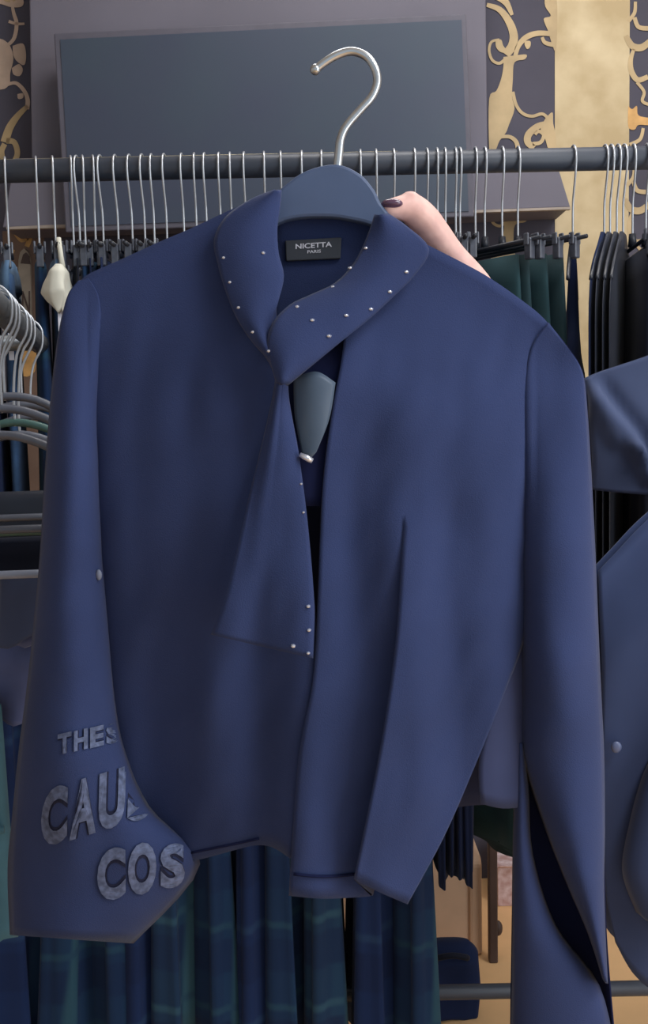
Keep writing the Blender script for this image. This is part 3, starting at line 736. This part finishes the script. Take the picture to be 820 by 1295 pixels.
gl = ['midnight trousers folded over the pale plastic hanger', 'black trousers folded over a smoky hanger before the green hanger', 'midnight trousers folded over the green plastic hanger',
      'black satin trousers folded over the hanger just behind the green one', 'black trousers folded over the far hanger of the side rack']
for t, rz_, nk_, dr_ in ((.125, -.02, .015, .04), (.285, -.02, .045, .04)):
    frame_hanger(t, 'bare smoky hanger on the side rack among the trouser hangers', None, None, '', '', '', hg_c, dr_, rz_, None, nk_)
for i, (t, hc, gm, ln, _) in enumerate(TR):
    frame_hanger(t, labs[i], fold_tr(ln*.45, i*1.1), gm, 'trousers', gl[i], 'trousers', hc, (.088, .060, .055, .015, .03)[i], (-.07, .05, -.10, .07, -.02)[i], None, (.045, .0, .03, .005, .02)[i])
# garments on the lower rail of that rack
def shirt(cx, top_y, Y, half, hem, m_, name, label, cat, sh=.30, th=.03):
    """shirt on a hanger seen from the front: body plus sleeves, in its own plane"""
    base = P(cx, hem, Y); t = thing(name, label, cat, base)
    k = Y/F; W = half*k; H = (hem-top_y)*k; s_ = sh*W
    V = []
    def fr(sign):
        rows = []; nu, nv = 24, 20
        for j in range(nv+1):
            v = j/nv; row = []
            for i in range(nu+1):
                u = -1+2*i/nu; x = u*W*(.92+.08*v); zt = H-s_*max(0, abs(u)-.15)**1.05
                z = zt*(1-v)+.01*math.sin(u*9)*v
                d = th*math.sqrt(max(0, 1-u*u))*(.35+.65*ss(0, .4, v))+.006*math.sin(u*11+v*3)*v*(1-u*u)
                row.append((x, sign*d, z))
            rows.append(row)
        return grid(rows)
    obj('front_panel', fr(-1), m_, t, solid=.002, world=False); obj('back_panel', fr(1), m_, t, solid=.002, world=False)
    return t, W, H, s_
t_, W, H, s_ = shirt(120, 672, 1.30, 128, 806, slate, 'shirt', 'slate-blue folded shirt hanging low on the side rack', 'shirt', .42)
for sx in (-1,):
    obj('collar', tube([(-.05, -.02, H-.005), (0, -.035, H-.02), (.05, -.02, H-.005)], .010, 8), slate, t_, world=False)
t_, W, H, s_ = shirt(45, 782, 1.36, 110, 900, lilac, 'shirt', 'pale blue shirt hanging under the slate-blue one', 'shirt', .12)
obj('collar', tube([(-.05, -.02, H-.005), (0, -.035, H-.02), (.05, -.02, H-.005)], .010, 8), lilac, t_, world=False)
t_, W, H, s_ = shirt(-58, 838, 1.30, 84, 1190, teal, 'teal_dress', 'teal dress hanging beneath the pale blue shirt', 'dress', .5)
obj('waist_tie', tube([(-W*.95, -.02, H*.45), (0, -.036, H*.44), (W*.95, -.02, H*.45)], .006, 8), teal, t_, world=False)

# ------------------------------------------------------------------ display stand on the right with two jackets
RX = P(985, 500, 1.3).x
dk = thing('display_stand', 'black two-arm display stand carrying the two slate jackets', 'display stand', (RX+.12, 1.30, 0))
zA, zB = P(985, 330, 1.42).z, P(985, 520, 1.2).z
obj('post', tube([(RX+.12, 1.30, .02), (RX+.12, 1.30, zA)], .018, 14), rail_m, dk)
obj('base_plate', prism([(RX+.12+.2*math.cos(a), 1.3+.2*math.sin(a), 0) for a in [2*PI*k/24 for k in range(24)]], (0, 0, .02)), rail_m, dk, smooth=False)
for z, Y in ((zA, 1.42), (zB, 1.20)):
    obj('arm', tube(cr([(RX+.12, 1.30, z), (RX+.06, 1.30, z), (RX, 1.30+(Y-1.3)*.3, z), (RX, Y+(.06 if Y > 1.3 else -.06), z)], 5), .010, 10), rail_m, dk)
def hung_jacket(Y, zr, name, label, m_, edge, topl, hem, dfold, th, cxp=985):
    """a whole jacket facing the room: traced side mirrored about its hanger"""
    cx = P(cxp, 600, Y).x
    ctr = lambda x, y: P(x, y, Y)
    base = Vector((cx, Y, P(cxp, hem[-1][1], Y).z)); t = thing(name, label, 'jacket', base)
    def mk(sign, mirror):
        def fn(x, y):
            p = ctr(x, y); u = max(0, min(1, (cxp-x)/(cxp-740))); v = ss(0, 120, y-lerpt(topl, x))
            d = (.012+th*math.sqrt(max(0, 1-u*u))*v)
            q = Vector((p.x, Y+sign*d-(dfold(x, y) if sign < 0 else 0), p.z))
            if mirror: q.x = 2*cx-q.x
            return q
        return coons(topl, hem, edge, [(cxp, topl[-1][1]), (cxp, (topl[-1][1]+hem[-1][1])/2), (cxp, hem[-1][1])], 34, 34, fn)
    for mirror in (False, True):
        obj('front_panel', mk(-1, mirror), m_, t, solid=.002)
        obj('back_panel', mk(1, mirror), m_, t, solid=.002)
    h = thing('shoulder_hanger', 'black hanger on the display stand inside the '+label.split(' ')[0]+' '+label.split(' ')[1]+' jacket', 'hanger', (cx, Y, zr))
    zn = P(cxp, topl[-1][1], Y).z-zr
    obj('hook', tube([(0, 0, zn-.01), (0, 0, -.04), (.012, 0, -.02)]+[(.0145*math.cos(a), 0, .0145*math.sin(a)) for a in [-.4+3.6*k/10 for k in range(11)]], .002, 8), wire, h, world=False)
    for s__ in (-1, 1):
        e = P(topl[1][0]+20, topl[1][1]+14, Y)
        obj('arm', tube([(0, 0, zn-.012), (s__*abs(e.x-cx)*.5, 0, (zn-.012+e.z-zr)/2+.004), (s__*abs(e.x-cx), 0, e.z-zr)], .008, 8), hang_blk, h, world=False)
    return t, ctr
def foldA(x, y):
    f = 0
    for (ax, ay), (bx, by), a, wd in (((745, 488), (800, 575), .020, 9), ((742, 500), (775, 565), .012, 8), ((790, 560), (812, 610), .016, 7)):
        L = math.hypot(bx-ax, by-ay); t = ((x-ax)*(bx-ax)+(y-ay)*(by-ay))/L/L; d = ((x-ax)*(by-ay)-(y-ay)*(bx-ax))/L
        f += a*math.exp(-(d/wd)**2)*ss(-.15, .2, t)*(1-ss(.8, 1.15, t))*(1)
        f -= .5*a*math.exp(-((d-wd*1.6)/wd)**2)*ss(-.15, .2, t)*(1-ss(.8, 1.15, t))
    return f
ja, _ = hung_jacket(1.42, zA, 'jacket', 'cropped slate jacket with creased sleeve on the upper arm of the display stand', slate,
    [(738, 480), (742, 530), (744, 580), (742, 618)], [(738, 480), (760, 470), (820, 450), (900, 420), (985, 380)], [(742, 618), (790, 622), (880, 626), (985, 628)], foldA, .05)
def foldB(x, y): return .005*math.sin(x*.05+y*.01)*ss(760, 900, y)
jb, _ = hung_jacket(1.20, zB, 'jacket', 'long slate jacket with a pale button on the lower arm of the display stand', slate2,
    [(754, 720), (752, 850), (753, 1000), (758, 1110), (768, 1172)], [(754, 720), (775, 698), (820, 652), (890, 600), (985, 562)], [(768, 1172), (790, 1208), (830, 1224), (985, 1230)], foldB, .055)
def sleeveB(x, y, u, v): return P(x, y, 1.20)+Vector((0, -.050-.034*math.sqrt(max(0, 1-(2*u-1)**2)), 0))
sb_ = obj('sleeve', loft2([(850, 690), (838, 830), (817, 915), (796, 968), (782, 1020), (773, 1078), (790, 1128)], [(930, 690), (935, 830), (930, 920), (925, 980), (920, 1040), (915, 1100), (900, 1160)], 18, 6, sleeveB), slate2, jb, solid=.003)
q = P(780, 945, 1.155)
obj('button', sph(q, .0065, (1, .45, 1.1), 12, 8), mat('pale_button', (96, 106, 140), .35, var=.05, spec=.5), jb)

# ------------------------------------------------------------------ things on the floor
def fl_pt(px, py):
    d = FWD+RIGHT*((px-410)/F)-UP*((py-647.5)/F); return CAM+d*(-CAM.z/d.z)
f0 = fl_pt(600, 1206); BYY = f0.y
def zx(px, py, Y): p = P(px, py, Y); return p.x, p.z
x1 = P(610, 1206, BYY).x; x0 = x1-.34
ztop = P(605, 1083, BYY).z; zf = P(560, 1128, BYY).z
bx = thing('wooden_box', 'open pale wooden box with a tall rounded side on the floor behind the skirts', 'box', ((x0+x1)/2, BYY+.15, 0))
obj('front_board', box(x0+.02, x1-.02, BYY, BYY+.018, 0.004, zf+.10), wood_l, bx, smooth=False, bevel=.004)
side = [(BYY-.01, .0), (BYY+.30, 0), (BYY+.30, ztop), (BYY+.01, ztop), (BYY-.01, ztop-.015)]
for xa in (x0, x1-.03):
    obj('side_board', prism([(xa, y, z) for y, z in side], (.03, 0, 0)), wood_l, bx, smooth=False, bevel=.008)
obj('back_board', box(x0+.02, x1-.02, BYY+.28, BYY+.296, .004, ztop), wood_l, bx, smooth=False, bevel=.003)
obj('bottom_board', box(x0+.02, x1-.02, BYY+.01, BYY+.29, .004, .02), wood_l, bx, smooth=False)
# dark stand leg with a clamp beside the box
lx = P(619, 1200, BYY+.02).x
sl_ = thing('leaning_post', 'dark wooden post with a knob standing right beside the pale box', 'post', (lx, BYY-.02, 0))
obj('shaft', box(lx-.010, lx+.010, BYY-.045, BYY-.02, 0, ztop+.06), wood_d, sl_, smooth=False, bevel=.003)
obj('knob', sph((lx+.012, BYY-.032, P(626, 1165, BYY).z), .014, (.8, .8, 1.3), 12, 8), wood_d, sl_)
# pink carton behind
cy = WY-.16; p = fl_pt(645, 1146)
cx0, cx1 = P(630, 1140, p.y).x, P(668, 1140, p.y).x
pk = thing('pink_carton', 'small pink and white carton on the tan floor behind the post', 'carton', ((cx0+cx1)/2, p.y, 0))
zt = P(640, 1098, p.y).z
obj('carton_body', box(cx0, cx1, p.y, p.y+.10, 0, zt), pink_m, pk, smooth=False, bevel=.002)
for s__, yy in ((0, p.y), (1, p.y+.10)):
    obj('carton_flap', prism([(cx0, yy, zt), (cx1, yy, zt), (cx1, yy+(-.03 if s__ == 0 else .03), zt+.018), (cx0, yy+(-.03 if s__ == 0 else .03), zt+.018)], (0, 0, .002)), pink_m, pk, smooth=False)
# black bag under the rail
p = fl_pt(572, 1296)
bgx = P(572, 1290, p.y).x
bb = thing('black_bag', 'black soft bag slumped on the floor before the pale wooden box', 'bag', (bgx, p.y+.03, 0))
bz = P(570, 1207, p.y).z
g2 = cloth(tab((0, .045), (.12, .062), (.6, .065), (1, .060)), tab((0, .02), (.2, .045), (.7, .055), (1, .052)), bz, .002, .08, 5, 1)
obj('bag_body', ([(v[0]+bgx, v[1]+p.y+.05, v[2]) for v in g2[0]], g2[1]), blk_n, bb)
obj('bag_handle', tube(cr([(bgx-.035, p.y+.02, bz-.02), (bgx-.03, p.y-.004, bz-.005), (bgx, p.y-.012, bz+.004), (bgx+.03, p.y-.004, bz-.005), (bgx+.035, p.y+.02, bz-.02)], 4), .006, 8), blk, bb)
